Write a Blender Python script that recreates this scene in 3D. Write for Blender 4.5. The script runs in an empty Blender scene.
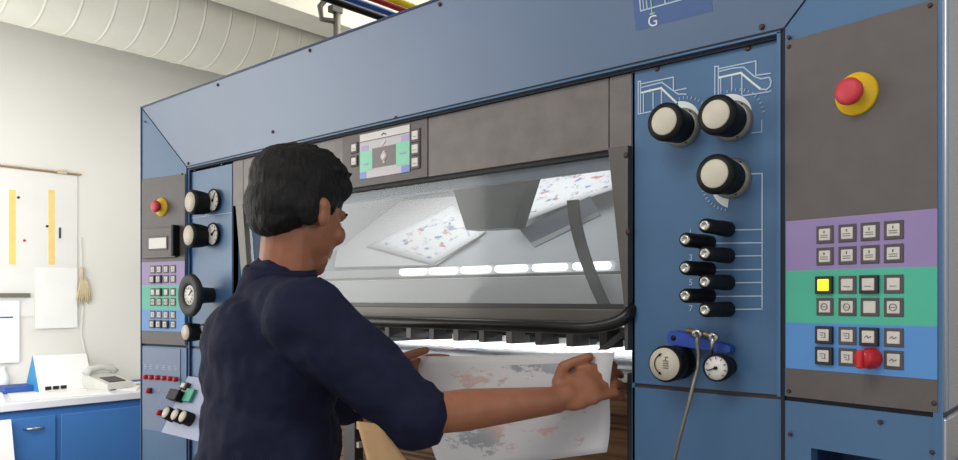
import bpy, bmesh, math, random
from mathutils import Vector, Matrix, noise
random.seed(7)
COL = bpy.context.scene.collection
PI = math.pi
# ------------------------------------------------------------ measured camera
F = 760.0; HOR = 298.0; CX = 479.0
RT = Vector((.7493, .6623, 0)); FW = Vector((-.6623, .7493, 0)); CAM = Vector((0, -1.27, 1.40))
def ray(x, y): return FW + RT*((x-CX)/F) + Vector((0, 0, (HOR-y)/F))
def hitp(x, y, p, n):
    r = ray(x, y); n = Vector(n); return CAM + r*((Vector(p)-CAM).dot(n)/r.dot(n))
def hY(x, y, Y=0.0): return hitp(x, y, (0, Y, 0), (0, 1, 0))
def hX(x, y, X): return hitp(x, y, (X, 0, 0), (1, 0, 0))
def hZ(x, y, Z): return hitp(x, y, (0, 0, Z), (0, 0, 1))
def hD(x, y, t): return CAM + ray(x, y)*t
# ------------------------------------------------------------ materials
def s2l(c): return c/12.92 if c <= .04045 else ((c+.055)/1.055)**2.4
def rgb(r, g, b): return (s2l(r/255), s2l(g/255), s2l(b/255), 1)
MATS = {}
def mat(name, c, rough=.5, metal=0.0, var=.06, scale=9.0, emit=0, spec=.5, c2=None, bump=0.0, aniso=None, coat=0):
    if name in MATS: return MATS[name]
    m = bpy.data.materials.new(name); m.use_nodes = True; nt = m.node_tree
    b = nt.nodes['Principled BSDF']
    tc = nt.nodes.new('ShaderNodeTexCoord'); nz = nt.nodes.new('ShaderNodeTexNoise')
    mp = nt.nodes.new('ShaderNodeMapping'); nt.links.new(tc.outputs['Object'], mp.inputs[0]); nt.links.new(mp.outputs[0], nz.inputs[0])
    if aniso: mp.inputs['Scale'].default_value = aniso
    nz.inputs['Scale'].default_value = scale; nz.inputs['Detail'].default_value = 4
    rp = nt.nodes.new('ShaderNodeValToRGB'); nt.links.new(nz.outputs[0], rp.inputs[0])
    base = rgb(*c)
    if c2: lo, hi = rgb(*c2), base
    else:
        lo = tuple(max(0, v*(1-var)) for v in base[:3])+(1,); hi = tuple(min(1, v*(1+var)) for v in base[:3])+(1,)
    rp.color_ramp.elements[0].position = .35; rp.color_ramp.elements[1].position = .65
    rp.color_ramp.elements[0].color = lo; rp.color_ramp.elements[1].color = hi
    nt.links.new(rp.outputs[0], b.inputs['Base Color'])
    b.inputs['Roughness'].default_value = rough; b.inputs['Metallic'].default_value = metal
    b.inputs['Specular IOR Level'].default_value = spec
    b.inputs['Coat Weight'].default_value = coat
    if emit:
        b.inputs['Emission Color'].default_value = base; b.inputs['Emission Strength'].default_value = emit
    if bump:
        bn = nt.nodes.new('ShaderNodeBump'); bn.inputs['Strength'].default_value = bump; bn.inputs['Distance'].default_value = .01
        nt.links.new(nz.outputs[0], bn.inputs['Height']); nt.links.new(bn.outputs[0], b.inputs['Normal'])
    MATS[name] = m; return m
blue = mat('press_blue_paint', (68, 106, 144), .42, var=.05, scale=5, spec=.55)
fasc = mat('fascia_blue_paint', (82, 106, 138), .42, var=.05, scale=3, spec=.9)
blue_dk = mat('dark_blue_edge', (24, 52, 92), .45)
blue_lt = mat('light_blue_trim', (88, 132, 176), .35)
navygap = mat('shadow_gap_black', (14, 20, 34), .7)
grayp = mat('warm_gray_plate', (92, 86, 84), .5, var=.05, scale=30)
grayhd = mat('header_gray_plate', (112, 105, 102), .45, var=.10, scale=22)
purple = mat('purple_band', (148, 128, 178), .45, var=.03)
green = mat('green_band', (72, 182, 152), .45, var=.03)
bandbl = mat('blue_band', (84, 144, 208), .45, var=.03)
keyfr = mat('key_frame_gray', (78, 70, 74), .5)
keydk = mat('key_frame_black', (26, 26, 30), .45)
keyw = mat('key_white', (214, 208, 200), .4, var=.03, scale=60)
keyink = mat('key_ink', (92, 88, 90), .6)
keylit = mat('key_yellow_lit', (226, 226, 40), .4, emit=.9)
redm = mat('signal_red', (196, 34, 40), .35, var=.05)
redhead = mat('stop_button_red', (200, 54, 66), .5, var=.05)
yel = mat('stop_collar_yellow', (228, 186, 20), .4, var=.04)
blk = mat('black_plastic', (15, 15, 17), .55, var=.1, spec=.3)
blkdull = mat('black_rubber', (28, 28, 30), .6, var=.1)
disc = mat('knob_skirt_gray', (138, 136, 128), .42, metal=.3)
cap = mat('knob_cap_ivory', (206, 198, 180), .45, var=.02)
capw = mat('gauge_face_white', (232, 228, 220), .45, var=.02)
line = mat('printed_line_pale', (176, 196, 216), .6, var=.02)
linew = mat('printed_line_white', (222, 228, 228), .6, var=.02)
chrome = mat('satin_metal', (190, 188, 182), .28, metal=.9)
hosem = mat('braided_hose', (128, 124, 116), .4, metal=.6)
brass = mat('dull_brass', (150, 130, 96), .4, metal=.7)
steelside = mat('brushed_steel_side', (164, 164, 168), .36, metal=.75, var=.08, scale=3, aniso=(1, 1, .3))
screwm = mat('screw_brown', (74, 52, 50), .5, metal=.4)
toolbl = mat('bracket_blue', (38, 74, 170), .4)
seambr = mat('seam_dark_brown', (62, 50, 46), .6)  # dark brown of the seam strips and a console button
dkmetal = mat('dark_frame_metal', (70, 68, 66), .42, metal=.35)
jambm = mat('guard_frame_gray', (98, 94, 90), .42, metal=.35)
tubem = mat('handle_dark_metal', (40, 39, 38), .3, metal=.5)
intgray = mat('interior_light_gray', (204, 205, 206), .4, metal=.0, var=.05, scale=2)
intmid = mat('interior_mid_gray', (168, 170, 172), .4, metal=.0, var=.08, scale=3)
intdark = mat('dark_reflection_gray', (38, 52, 52), .4, metal=.2, var=.15, scale=3)
lampw = mat('lamp_tube_white', (245, 248, 250), .5, emit=2.2)
wallm = mat('painted_wall', (228, 227, 221), .8, var=.02, scale=1.2)
ceilm = mat('painted_ceiling', (176, 170, 152), .85, var=.02)
ductm = mat('duct_cream_paint', (236, 235, 222), .6, var=.02)
floorm = mat('gray_concrete', (150, 148, 142), .55, var=.08, scale=2)
cabbl = mat('cabinet_blue', (62, 116, 180), .5, var=.04, scale=3)
topw = mat('counter_white', (214, 216, 222), .45, var=.02)
paperw = mat('white_paper', (238, 238, 236), .75, var=.015)
paperg = mat('offwhite_board', (228, 228, 224), .75, var=.015)
tape = mat('masking_tape_yellow', (238, 208, 124), .7, var=.04, scale=30)
wood = mat('thin_wood_rail', (162, 130, 92), .6, var=.1, scale=30)
beige = mat('beige_brush', (206, 190, 156), .8, var=.08, scale=60)
kraft = mat('kraft_cardboard', (196, 158, 112), .8, var=.05, scale=20)
skin = mat('warm_skin', (150, 96, 68), .5, var=.08, scale=30)
skin.node_tree.nodes['Principled BSDF'].inputs['Subsurface Weight'].default_value = .08
skin.node_tree.nodes['Principled BSDF'].inputs['Subsurface Radius'].default_value = (.02, .008, .004)
hairm = mat('black_hair', (17, 15, 16), .62, spec=.25, var=.35, scale=120, bump=.5, aniso=(1, 1, .25))
shirtm = mat('navy_cloth', (24, 27, 50), .85, var=.12, scale=14, bump=.15, spec=.2)
trous = mat('charcoal_cloth', (38, 40, 48), .9, var=.1, scale=14)
shoem = mat('black_leather', (20, 19, 19), .4)
phonew = mat('phone_gray_white', (206, 206, 200), .45)
markbl = mat('ink_blue', (44, 84, 160), .6)
cablered = mat('cable_red', (176, 40, 48), .5); cablebl = mat('cable_blue', (36, 92, 168), .5)
cableyl = mat('cable_yellow', (232, 200, 30), .5)
pipem = mat('pipe_gray', (122, 120, 110), .5, metal=.3)

def layered(name, a, b, sc=220):
    m = bpy.data.materials.new(name); m.use_nodes = True; nt = m.node_tree; bs = nt.nodes['Principled BSDF']
    tc = nt.nodes.new('ShaderNodeTexCoord'); mp = nt.nodes.new('ShaderNodeMapping'); nz = nt.nodes.new('ShaderNodeTexNoise')
    mp.inputs['Scale'].default_value = (.6, .6, sc); nz.inputs['Scale'].default_value = 1; nz.inputs['Detail'].default_value = 3
    rp = nt.nodes.new('ShaderNodeValToRGB'); rp.color_ramp.elements[0].position = .4; rp.color_ramp.elements[1].position = .6
    rp.color_ramp.elements[0].color = rgb(*a); rp.color_ramp.elements[1].color = rgb(*b)
    nt.links.new(tc.outputs['Object'], mp.inputs[0]); nt.links.new(mp.outputs[0], nz.inputs[0]); nt.links.new(nz.outputs[0], rp.inputs[0])
    nt.links.new(rp.outputs[0], bs.inputs['Base Color']); bs.inputs['Roughness'].default_value = .8
    return m
edgebr = layered('stacked_board_edges', (74, 52, 36), (146, 110, 78), 90)
edgewh = layered('stacked_paper_edges', (170, 170, 170), (236, 236, 232), 600)

def printed(name, base, sc=7.0, amount=.58, seed=0.0, inks=((206, 120, 112), (128, 148, 190), (110, 112, 120))):
    """paper with small red, blue and grey printed blocks inside an unprinted margin"""
    m = bpy.data.materials.new(name); m.use_nodes = True; nt = m.node_tree; L = nt.links
    bs = nt.nodes['Principled BSDF']; tc = nt.nodes.new('ShaderNodeTexCoord'); mp = nt.nodes.new('ShaderNodeMapping')
    mp.inputs['Location'].default_value = (seed, seed*.7, 0)
    L.new(tc.outputs['UV'], mp.inputs[0])
    n1 = nt.nodes.new('ShaderNodeTexNoise'); n1.inputs['Scale'].default_value = sc; n1.inputs['Detail'].default_value = 5; n1.inputs['Roughness'].default_value = .75
    n2 = nt.nodes.new('ShaderNodeTexNoise'); n2.inputs['Scale'].default_value = sc*.6; n2.inputs['Detail'].default_value = 1
    L.new(mp.outputs[0], n1.inputs[0]); L.new(mp.outputs[0], n2.inputs[0])
    mask = nt.nodes.new('ShaderNodeValToRGB'); mask.color_ramp.elements[0].position = amount; mask.color_ramp.elements[1].position = amount+.05
    L.new(n1.outputs[0], mask.inputs[0])
    colr = nt.nodes.new('ShaderNodeValToRGB'); cr = colr.color_ramp
    cr.elements[0].position = .35; cr.elements[0].color = rgb(*inks[0]); cr.elements[1].position = .65; cr.elements[1].color = rgb(*inks[2])
    e = cr.elements.new(.5); e.color = rgb(*inks[1])
    L.new(n2.outputs[0], colr.inputs[0])
    mx = nt.nodes.new('ShaderNodeMixRGB'); mx.inputs[1].default_value = rgb(*base)
    # margin from UV
    sep = nt.nodes.new('ShaderNodeSeparateXYZ'); L.new(tc.outputs['UV'], sep.inputs[0])
    last = None
    for k in (0, 1):
        a = nt.nodes.new('ShaderNodeMath'); a.operation = 'SUBTRACT'; a.inputs[1].default_value = .5; L.new(sep.outputs[k], a.inputs[0])
        b_ = nt.nodes.new('ShaderNodeMath'); b_.operation = 'ABSOLUTE'; L.new(a.outputs[0], b_.inputs[0])
        c = nt.nodes.new('ShaderNodeMath'); c.operation = 'LESS_THAN'; c.inputs[1].default_value = .40; L.new(b_.outputs[0], c.inputs[0])
        if last:
            d = nt.nodes.new('ShaderNodeMath'); d.operation = 'MULTIPLY'; L.new(last.outputs[0], d.inputs[0]); L.new(c.outputs[0], d.inputs[1]); last = d
        else: last = c
    f = nt.nodes.new('ShaderNodeMath'); f.operation = 'MULTIPLY'; L.new(last.outputs[0], f.inputs[0]); L.new(mask.outputs[0], f.inputs[1])
    L.new(f.outputs[0], mx.inputs[0]); L.new(colr.outputs[0], mx.inputs[2]); L.new(mx.outputs[0], bs.inputs['Base Color'])
    bs.inputs['Roughness'].default_value = .6
    return m
print1 = printed('printed_sheet_ink', (232, 232, 232), 6, .54)
print2 = printed('printed_pile_ink', (236, 238, 240), 8, .56, 3.1)
print3 = printed('held_sheet_ink', (204, 201, 204), 3.6, .53, 5.3, ((204, 170, 168), (158, 160, 166), (138, 138, 142)))

glassm = bpy.data.materials.new('clear_guard_acrylic'); glassm.use_nodes = True
nt = glassm.node_tree; nt.nodes.clear()
o_ = nt.nodes.new('ShaderNodeOutputMaterial'); tr = nt.nodes.new('ShaderNodeBsdfTransparent'); tr.inputs[0].default_value = (.94, .96, .96, 1)
gl = nt.nodes.new('ShaderNodeBsdfGlossy'); gl.inputs['Roughness'].default_value = .08
df = nt.nodes.new('ShaderNodeBsdfDiffuse'); df.inputs[0].default_value = (.8, .82, .82, 1)  # whitish diffuse share paints reflection haze onto the guard
fr = nt.nodes.new('ShaderNodeFresnel'); fr.inputs[0].default_value = 1.45
tcg = nt.nodes.new('ShaderNodeTexCoord'); ng = nt.nodes.new('ShaderNodeTexNoise'); ng.inputs['Scale'].default_value = 2.2
rg = nt.nodes.new('ShaderNodeValToRGB'); rg.color_ramp.elements[0].color = (.05, .05, .05, 1); rg.color_ramp.elements[1].color = (.22, .22, .22, 1)
nt.links.new(tcg.outputs['Object'], ng.inputs[0]); nt.links.new(ng.outputs[0], rg.inputs[0])
m1 = nt.nodes.new('ShaderNodeMixShader'); m2 = nt.nodes.new('ShaderNodeMixShader')
nt.links.new(rg.outputs[0], m1.inputs[0]); nt.links.new(tr.outputs[0], m1.inputs[1]); nt.links.new(df.outputs[0], m1.inputs[2])
nt.links.new(fr.outputs[0], m2.inputs[0]); nt.links.new(m1.outputs[0], m2.inputs[1]); nt.links.new(gl.outputs[0], m2.inputs[2])
nt.links.new(m2.outputs[0], o_.inputs[0])

# ------------------------------------------------------------ mesh helpers
WORLD = {}
class MB:
    def __init__(s): s.bm = bmesh.new(); s.mats = []; s.uv = s.bm.loops.layers.uv.new('UVMap')
    def mi(s, m):
        if m not in s.mats: s.mats.append(m)
        return s.mats.index(m)
    def face(s, vs, m, smooth=False, uvs=None):
        try: f = s.bm.faces.new(vs)
        except ValueError: return None
        f.material_index = s.mi(m); f.smooth = smooth
        if uvs:
            for l, u in zip(f.loops, uvs): l[s.uv].uv = u
        return f
    def box(s, x0, x1, y0, y1, z0, z1, m, bev=0.0):
        v = [s.bm.verts.new((x, y, z)) for z in (z0, z1) for y in (y0, y1) for x in (x0, x1)]
        fs = [s.face([v[i] for i in q], m) for q in ((0, 2, 3, 1), (4, 5, 7, 6), (0, 1, 5, 4), (2, 6, 7, 3), (0, 4, 6, 2), (1, 3, 7, 5))]
        if bev:
            es = set(e for f in fs for e in f.edges)
            r = bmesh.ops.bevel(s.bm, geom=list(es), offset=bev, segments=2, affect='EDGES', profile=.5, clamp_overlap=True)
            k = s.mi(m)
            for f in r['faces']: f.material_index = k; f.smooth = True
    def prism(s, pts, y0, y1, m):
        """polygon in the xz plane pushed from y0 to y1"""
        a = [s.bm.verts.new((x, y0, z)) for x, z in pts]; b = [s.bm.verts.new((x, y1, z)) for x, z in pts]
        s.face(a, m); s.face(b[::-1], m); n = len(pts)
        for i in range(n): s.face([a[i], b[i], b[(i+1) % n], a[(i+1) % n]], m)
    def poly3(s, pts, m, th=None, uvs=None):
        v = [s.bm.verts.new(p) for p in pts]; s.face(v, m, uvs=uvs)
        if th:
            w = [s.bm.verts.new(Vector(p)+Vector(th)) for p in pts]; s.face(w[::-1], m, uvs=uvs[::-1] if uvs else None); n = len(pts)
            for i in range(n): s.face([v[i], w[i], w[(i+1) % n], v[(i+1) % n]], m)
    def lathe(s, prof, m, c=(0, 0, 0), axis=(0, -1, 0), seg=32, ms=None, smooth=True):
        """profile of (radius, distance along axis)"""
        ax = Vector(axis).normalized(); up = Vector((0, 0, 1)) if abs(ax.z) < .9 else Vector((1, 0, 0))
        u = ax.cross(up).normalized(); w = u.cross(ax); c = Vector(c); rings = []
        for r, d in prof:
            if r < 1e-6: rings.append([s.bm.verts.new(c+ax*d)])
            else: rings.append([s.bm.verts.new(c+ax*d+(u*math.cos(2*PI*k/seg)+w*math.sin(2*PI*k/seg))*r) for k in range(seg)])
        for i in range(len(rings)-1):
            a, b = rings[i], rings[i+1]; mm = ms[i] if ms else m
            for k in range(seg):
                k2 = (k+1) % seg
                if len(a) == 1: s.face([a[0], b[k], b[k2]], mm, smooth)
                elif len(b) == 1: s.face([a[k], b[0], a[k2]], mm, smooth)
                else: s.face([a[k], b[k], b[k2], a[k2]], mm, smooth)
    def tube(s, pts, r, m, seg=12, closed_ends=True):
        pts = [Vector(p) for p in pts]; rings = []; n = len(pts); prev = None
        for i, p in enumerate(pts):
            t = (pts[min(i+1, n-1)]-pts[max(i-1, 0)]).normalized()
            if prev is None:
                u = t.cross(Vector((0, 0, 1)) if abs(t.z) < .9 else Vector((1, 0, 0))).normalized()
            else: u = (prev-t*prev.dot(t)).normalized()
            prev = u; w = t.cross(u); rr = r[i] if isinstance(r, (list, tuple)) else r
            rings.append([s.bm.verts.new(p+(u*math.cos(2*PI*k/seg)+w*math.sin(2*PI*k/seg))*rr) for k in range(seg)])
        for a, b in zip(rings, rings[1:]):
            for k in range(seg): s.face([a[k], a[(k+1) % seg], b[(k+1) % seg], b[k]], m, True)
        if closed_ends: s.face(rings[0][::-1], m); s.face(rings[-1], m)
    def stroke(s, pts, w, m, y=-.0008, th=.0006):
        """flat printed line in the xz plane"""
        for k_, ((x0, z0), (x1, z1)) in enumerate(zip(pts, pts[1:])):
            s.nk = (getattr(s, 'nk', 0)+1) % 7; yq = y-.00006*s.nk
            d = Vector((x1-x0, z1-z0)); L = d.length
            if L < 1e-6: continue
            d /= L; n = Vector((-d.y, d.x))*w/2; e = d*w/2*.9
            s.prism([(x0-e.x+n.x, z0-e.y+n.y), (x1+e.x+n.x, z1+e.y+n.y), (x1+e.x-n.x, z1+e.y-n.y), (x0-e.x-n.x, z0-e.y-n.y)], yq-th, y, m)
    def ball(s, c, r, m=None, rot=None, seg=16, rings=10):
        if not isinstance(r, (tuple, list)): r = (r, r, r)
        M = Matrix.Translation(Vector(c)) @ (rot.to_4x4() if rot else Matrix()) @ Matrix.Diagonal((r[0], r[1], r[2], 1))
        k = bmesh.ops.create_uvsphere(s.bm, u_segments=seg, v_segments=rings, radius=1, matrix=M)
        i = s.mi(m)
        for v in k['verts']:
            for f in v.link_faces: f.material_index = i; f.smooth = True
    def limb(s, a, b, ra, rb, m, seg=16):
        a = Vector(a); b = Vector(b)
        s.lathe([(0, 0), (ra, 0), (rb, (b-a).length), (0, (b-a).length)], m, a, b-a, seg); s.ball(a, ra, m); s.ball(b, rb, m)
    def build(s, name, M=None, parent=None, sub=0):
        bmesh.ops.recalc_face_normals(s.bm, faces=s.bm.faces[:])
        me = bpy.data.meshes.new(name); s.bm.to_mesh(me); s.bm.free()
        for m in s.mats: me.materials.append(m)
        o = bpy.data.objects.new(name, me); COL.objects.link(o)
        M = M or Matrix(); WORLD[o.name] = M.copy()
        if parent:
            o.parent = parent; o.matrix_parent_inverse = WORLD[parent.name].inverted()
        o.matrix_basis = M
        return o
def empty(name, loc, rz=0, parent=None):
    o = bpy.data.objects.new(name, None); COL.objects.link(o); o.empty_display_size = .1
    M = Matrix.Translation(Vector(loc)) @ Matrix.Rotation(rz, 4, 'Z'); WORLD[o.name] = M
    if parent: o.parent = parent; o.matrix_parent_inverse = WORLD[parent.name].inverted()
    o.matrix_basis = M
    return o
def tag(o, label, cat, group=None):
    o['label'] = label; o['category'] = cat
    if group: o['group'] = group
    return o
def struct(o): o['kind'] = 'structure'; return o
def T(x, y, z, rz=0): return Matrix.Translation((x, y, z)) @ Matrix.Rotation(rz, 4, 'Z')

def textmesh(txt, size, m, name, M, parent, ext=.0004):
    cu = bpy.data.curves.new(name, 'FONT'); cu.body = txt; cu.size = size; cu.extrude = ext; cu.align_x = 'CENTER'; cu.align_y = 'CENTER'
    to = bpy.data.objects.new(name+'_tmp', cu); COL.objects.link(to)
    dg = bpy.context.evaluated_depsgraph_get(); me = bpy.data.meshes.new_from_object(to.evaluated_get(dg))
    bpy.data.objects.remove(to); me.name = name; me.materials.clear(); me.materials.append(m)
    me.transform(Matrix.Rotation(PI/2, 4, 'X'))
    o = bpy.data.objects.new(name, me); COL.objects.link(o); WORLD[o.name] = M.copy()
    o.parent = parent; o.matrix_parent_inverse = WORLD[parent.name].inverted(); o.matrix_basis = M
    return o

# ------------------------------------------------------------ the room
XW = -4.6
b = MB(); b.box(-5.2, 4.5, -5, 6.2, -.1, 0, floorm); struct(b.build('floor'))
b = MB(); b.box(-5.2, 4.5, -5, 6.2, 3.9, 4.0, ceilm); struct(b.build('ceiling'))
b = MB(); b.box(XW-.1, XW, -5, 6.2, 0, 3.9, wallm); struct(b.build('wall_left'))
b = MB(); b.box(XW, 4.5, 6.1, 6.2, 0, 3.9, wallm); struct(b.build('wall_back'))

# round duct with ring seams, running along the left wall
dz = 3.06; dx = -4.19; dr = .30
b = MB(); prof = []
yy = -3.0
while yy < 6.0:
    prof += [(dr, yy), (dr, yy+.006), (dr, yy+.07), (dr, yy+.139), (dr, yy+.146), (dr+.0022, yy+.148), (dr+.0022, yy+.153)]; yy += .155
b.lathe([(0, -3.0)]+prof+[(0, 6.0)], ductm, (dx, 0, dz), (0, 1, 0), seg=48)
o = b.build('ventilation_duct'); tag(o, 'large round cream ventilation duct with ring seams high along the left wall', 'duct')
# rectangular beam
b = MB(); b.box(-3.84, -3.60, -3.2, 6.0, 3.02, 3.15, ductm, .004)
b.box(-3.76, -3.68, -3.2, 6.0, 3.15, 3.9, ductm)
o = b.build('ceiling_beam'); struct(o); o.name = 'trim_1'

# cables running over the press
zc = 2.66
for px, nm, m, r, lab in ((341, 'black_cable', blk, .016, 'thick black cable running overhead behind the press top, lowest of four'),
                     (362, 'blue_cable', cablebl, .014, 'blue cable running overhead between the black and the red cable'),
                     (385, 'red_cable', cablered, .014, 'red cable running overhead next to the yellow one'),
                     (403, 'yellow_cable', cableyl, .016, 'yellow cable running overhead, at the right end of the cable run')):
    p = hZ(px, 4, zc+.0)
    b = MB(); b.tube([(p.x, -2.5+k*.5, zc+.006*math.sin(k*2.1)) for k in range(14)], r, m, 10)
    tag(b.build(nm), lab, 'cable')
# second white duct behind the press top
b = MB(); b.lathe([(0, -3), (.30, -3), (.30, 5.5), (0, 5.5)], mat('duct_white_paint', (232, 232, 230), .5, var=.02), (-1.96, 0, 2.98), (0, 1, 0), seg=48)
wd = b.build('white_duct'); tag(wd, 'smooth white round duct above the press beside the coloured cables', 'duct')
for y_ in (-1.5, 1.5, 4.5):
    b = MB(); b.box(-1.97, -1.95, y_, y_+.04, 3.27, 3.9, pipem); b.build('hanger_strap', None, wd)
# pipe and hook
p = hX(337, 36, -3.0)
b = MB(); b.tube([(p.x, p.y, 0), (p.x, p.y, 2.82)], .018, pipem)
b.box(p.x-.02, p.x+.02, p.y-.04, p.y+.02, 2.80, 2.83, pipem)
q = hX(329, 20, -3.0)
b.tube([(q.x, p.y, 2.76), (q.x-.03, p.y-.07, 2.76), (q.x-.03, p.y-.08, 2.82), (q.x-.03, p.y-.04, 2.87), (p.x, p.y, 2.86), (p.x, p.y, 2.80)], .014, pipem)
o = b.build('hooked_pipe'); tag(o, 'grey upright pipe with a curved hook rising behind the press top', 'pipe')

# ------------------------------------------------------------ the press
A = math.radians(11)
XB, XE, ZI, ZO = -2.443, -.451, 1.845, 2.072
W = .236; DX = W*math.cos(A); YA = -W*math.sin(A)
XA, XF = XB-DX, XE+DX
ZS = 1.2375                       # the seam between upper and lower body
press = empty('printing_press', ((XA+XF)/2, .5, 0))
tag(press, 'long blue printing press with control panels, knobs and a clear guard', 'printing press')
I4 = Matrix()
ML = T(XA, YA, 0, A)              # left corner panel frame: x runs 0..W to the right
MR = T(XE, 0, 0, -A)              # right corner panel frame: x runs 0..W
def loc(M, x, y, off=0.0):
    """a photograph point on the face of panel M (off = distance in front)"""
    n = M.to_3x3() @ Vector((0, 1, 0)); o_ = M.translation - n*off
    return M.inverted() @ hitp(x, y, o_, n)

# top fascia (tilted) with mitred ends
b = MB()
b.poly3([(XA, YA, ZO), (XF, YA, ZO), (XE, 0, ZI), (XB, 0, ZI)], fasc, th=(0, .03, .006))
b.build('top_fascia', I4, press)
b = MB(); b.box(XA-.004, XF+.004, YA-.003, YA+.05, ZO, ZO+.005, blue_dk)
b.box(XA-.006, XA, YA-.003, YA+.1, 0.05, ZO+.005, blue_dk)
b.build('outer_edge_trim', I4, press)
b = MB()
b.box(XB+.004, XE-.004, -.004, .02, ZI-.004, ZI-.001, navygap)
b.box(XB+.012, XE-.006, -.003, .02, ZI-.008, ZI-.004, blue)
b.box(XB+.012, XE-.010, .004, .06, ZI-.014, ZI-.008, navygap)
b.box(XE-.012, XE-.006, -.003, .02, ZS, ZI-.006, blue)
b.box(XE-.006, XE+.000, -.001, .03, ZS-.6, ZI, navygap)
b.box(XB-.002, XB+.012, .004, .03, 0.06, ZI-.01, blue_dk)
b.build('inner_edge_trim', I4, press)
# mitre shadow lines
for a0, a1 in (((XE, -.001, ZI), (XF, YA-.001, ZO)), ((XB, -.001, ZI), (XA, YA-.001, ZO))):
    b = MB(); b.tube([a0, a1], .0011, navygap, 6); b.build('mitre_joint', I4, press)

# corner panels
for M, left in ((ML, True), (MR, False)):
    b = MB()
    pts = [(0, ZS+.002), (W, ZS+.002), (W, ZI), (0, ZO)] if left else [(0, ZS+.002), (W, ZS+.002), (W, ZO), (0, ZI)]
    b.prism(pts, 0, .025, blue); b.build('corner_panel', M, press)
    b = MB()
    if left: b.box(0, W, 0, .02, .06, ZS-.006, blue)
    else:
        # blue lower panel with a rectangular pocket
        p0 = loc(M, 811, 448); x0 = p0.x; z1 = p0.z
        b.box(0, x0, 0, .02, .06, ZS-.006, blue); b.box(x0, W-.012, 0, .02, z1, ZS-.006, blue); b.box(W-.012, W, 0, .02, .06, ZS-.006, blue)
        b.box(x0, W-.012, 0, .02, .06, .80, blue)
        b.box(x0, W-.012, .10, .11, .8, z1, blue_dk); b.box(x0-.004, x0, .02, .11, .8, z1, blue_dk); b.box(W-.012, W-.008, .02, .11, .8, z1, blue_dk)
    b.build('lower_corner_panel', M, press)
    b = MB(); b.box(0, W, .004, .02, ZS-.006, ZS+.002, navygap); b.build('seam_strip', M, press)

# right end of the press: brushed steel side panel
b = MB(); b.box(XF-.010, XF+.001, YA-.001, YA+.007, .06, ZO+.01, blue)
b.build('corner_post', I4, press)
b = MB(); b.box(XF-.008, XF+.004, YA+.007, 1.3, ZS, ZO, steelside, .004); b.box(XF-.008, XF+.004, YA+.007, 1.3, .06, ZS-.007, steelside, .004)
b.box(XF-.01, XF, YA+.007, 1.3, ZS-.007, ZS, navygap)
b.build('steel_side_panel', I4, press)
# body behind
b = MB()
b.box(XA-.004, XA+.03, YA+.1, 1.3, .06, ZO, blue_dk)
b.box(XA, XF-.01, .06, 1.3, ZO-.02, ZO, blue_dk)
b.box(XA, XF-.01, 1.28, 1.3, .06, ZO, blue_dk)
b.box(XA+.02, XF-.02, .05, 1.28, 0, .07, blkdull)
b.build('body_shell', I4, press)

# inner panels
YI = .012
PXL = hY(233, 240, YI).x; PXR = hY(632, 240, YI).x
b = MB(); b.box(PXR, XE-.012, YI, YI+.02, ZS, ZI-.010, blue, .001)
b.box(PXR, PXR+.006, YI, .3, ZS, ZI-.015, blue)
kpanel = b.build('knob_panel', I4, press)
b = MB(); b.box(XB+.012, PXL, YI, YI+.02, ZS, ZI-.02, blue, .001); b.box(PXL-.006, PXL, YI, .3, ZS, ZI-.02, blue)
kpanel_l = b.build('gauge_panel', I4, press)
b = MB(); b.box(PXR, XE-.008, YI, YI+.02, .06, ZS-.007, blue, .001); b.box(PXR, PXR+.006, YI, .9, .06, ZS, blue); b.build('lower_panel', I4, press)
b = MB(); b.box(XB+.012, PXL, YI, YI+.02, .06, ZS-.007, blue, .001); b.box(PXL-.006, PXL, YI, .9, .06, ZS, blue); b.build('lower_panel', I4, press)
b = MB(); b.box(PXR, XE-.008, YI+.004, YI+.02, ZS-.007, ZS, seambr); b.build('seam_strip', I4, press); b = MB(); b.box(XB+.012, PXL, YI+.004, YI+.02, ZS-.007, ZS, seambr); b.build('seam_strip', I4, press)

# header strip
ZH0, ZH1 = 1.690, ZI-.014
hx = lambda px: hY(px, 160, YI).x
xd0, xd1 = hx(343), hx(428)
b = MB()
b.box(PXL, hx(243), YI, YI+.02, ZH0, ZH1, grayhd, .001)
b.box(hx(243)+.002, xd0-.001, YI, YI+.02, ZH0, ZH1, grayhd, .001)
b.box(xd1+.001, hx(609)-.001, YI, YI+.02, ZH0, ZH1, grayhd, .001)
b.box(hx(609)+.001, PXR-.001, YI, YI+.02, ZH0, ZH1, grayhd, .001)
b.box(PXL, PXR, YI+.008, YI+.03, ZH0-.008, ZH0, blkdull)
b.build('header_strip', I4, press)
# display module
b = MB(); b.box(xd0, xd1, YI-.002, YI+.02, ZH0, ZH1, grayp, .001); disp = b.build('display_panel', I4, press)
def scr(px, py): v = hY(px, py, YI-.003); return v.x, v.z
sx0, sz1 = scr(360.3, 134.5); sx1, sz0 = scr(410, 171.5)
sz1 = scr(409.8, 124.4)[1]; sw = sx1-sx0; sh = sz1-sz0
scrgray = mat('screen_lilac_gray', (178, 172, 176), .35, var=.02, emit=.12); scrlt = mat('screen_pale_gray', (196, 192, 186), .35, var=.02, emit=.12)
scrgr = mat('screen_green', (110, 192, 158), .35, var=.02, emit=.12); scrdk = mat('screen_dark', (96, 88, 90), .35, var=.02)
scrbl = mat('screen_blue', (96, 128, 196), .35, emit=.1); scrli = mat('screen_lilac', (158, 146, 186), .35, emit=.1)
b = MB(); Y0 = YI-.004
def R(u0, u1, v0, v1, m, k=0): b.box(sx0+sw*u0, sx0+sw*u1, Y0-.0006*k, Y0+.002, sz0+sh*v0, sz0+sh*v1, m)
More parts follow.
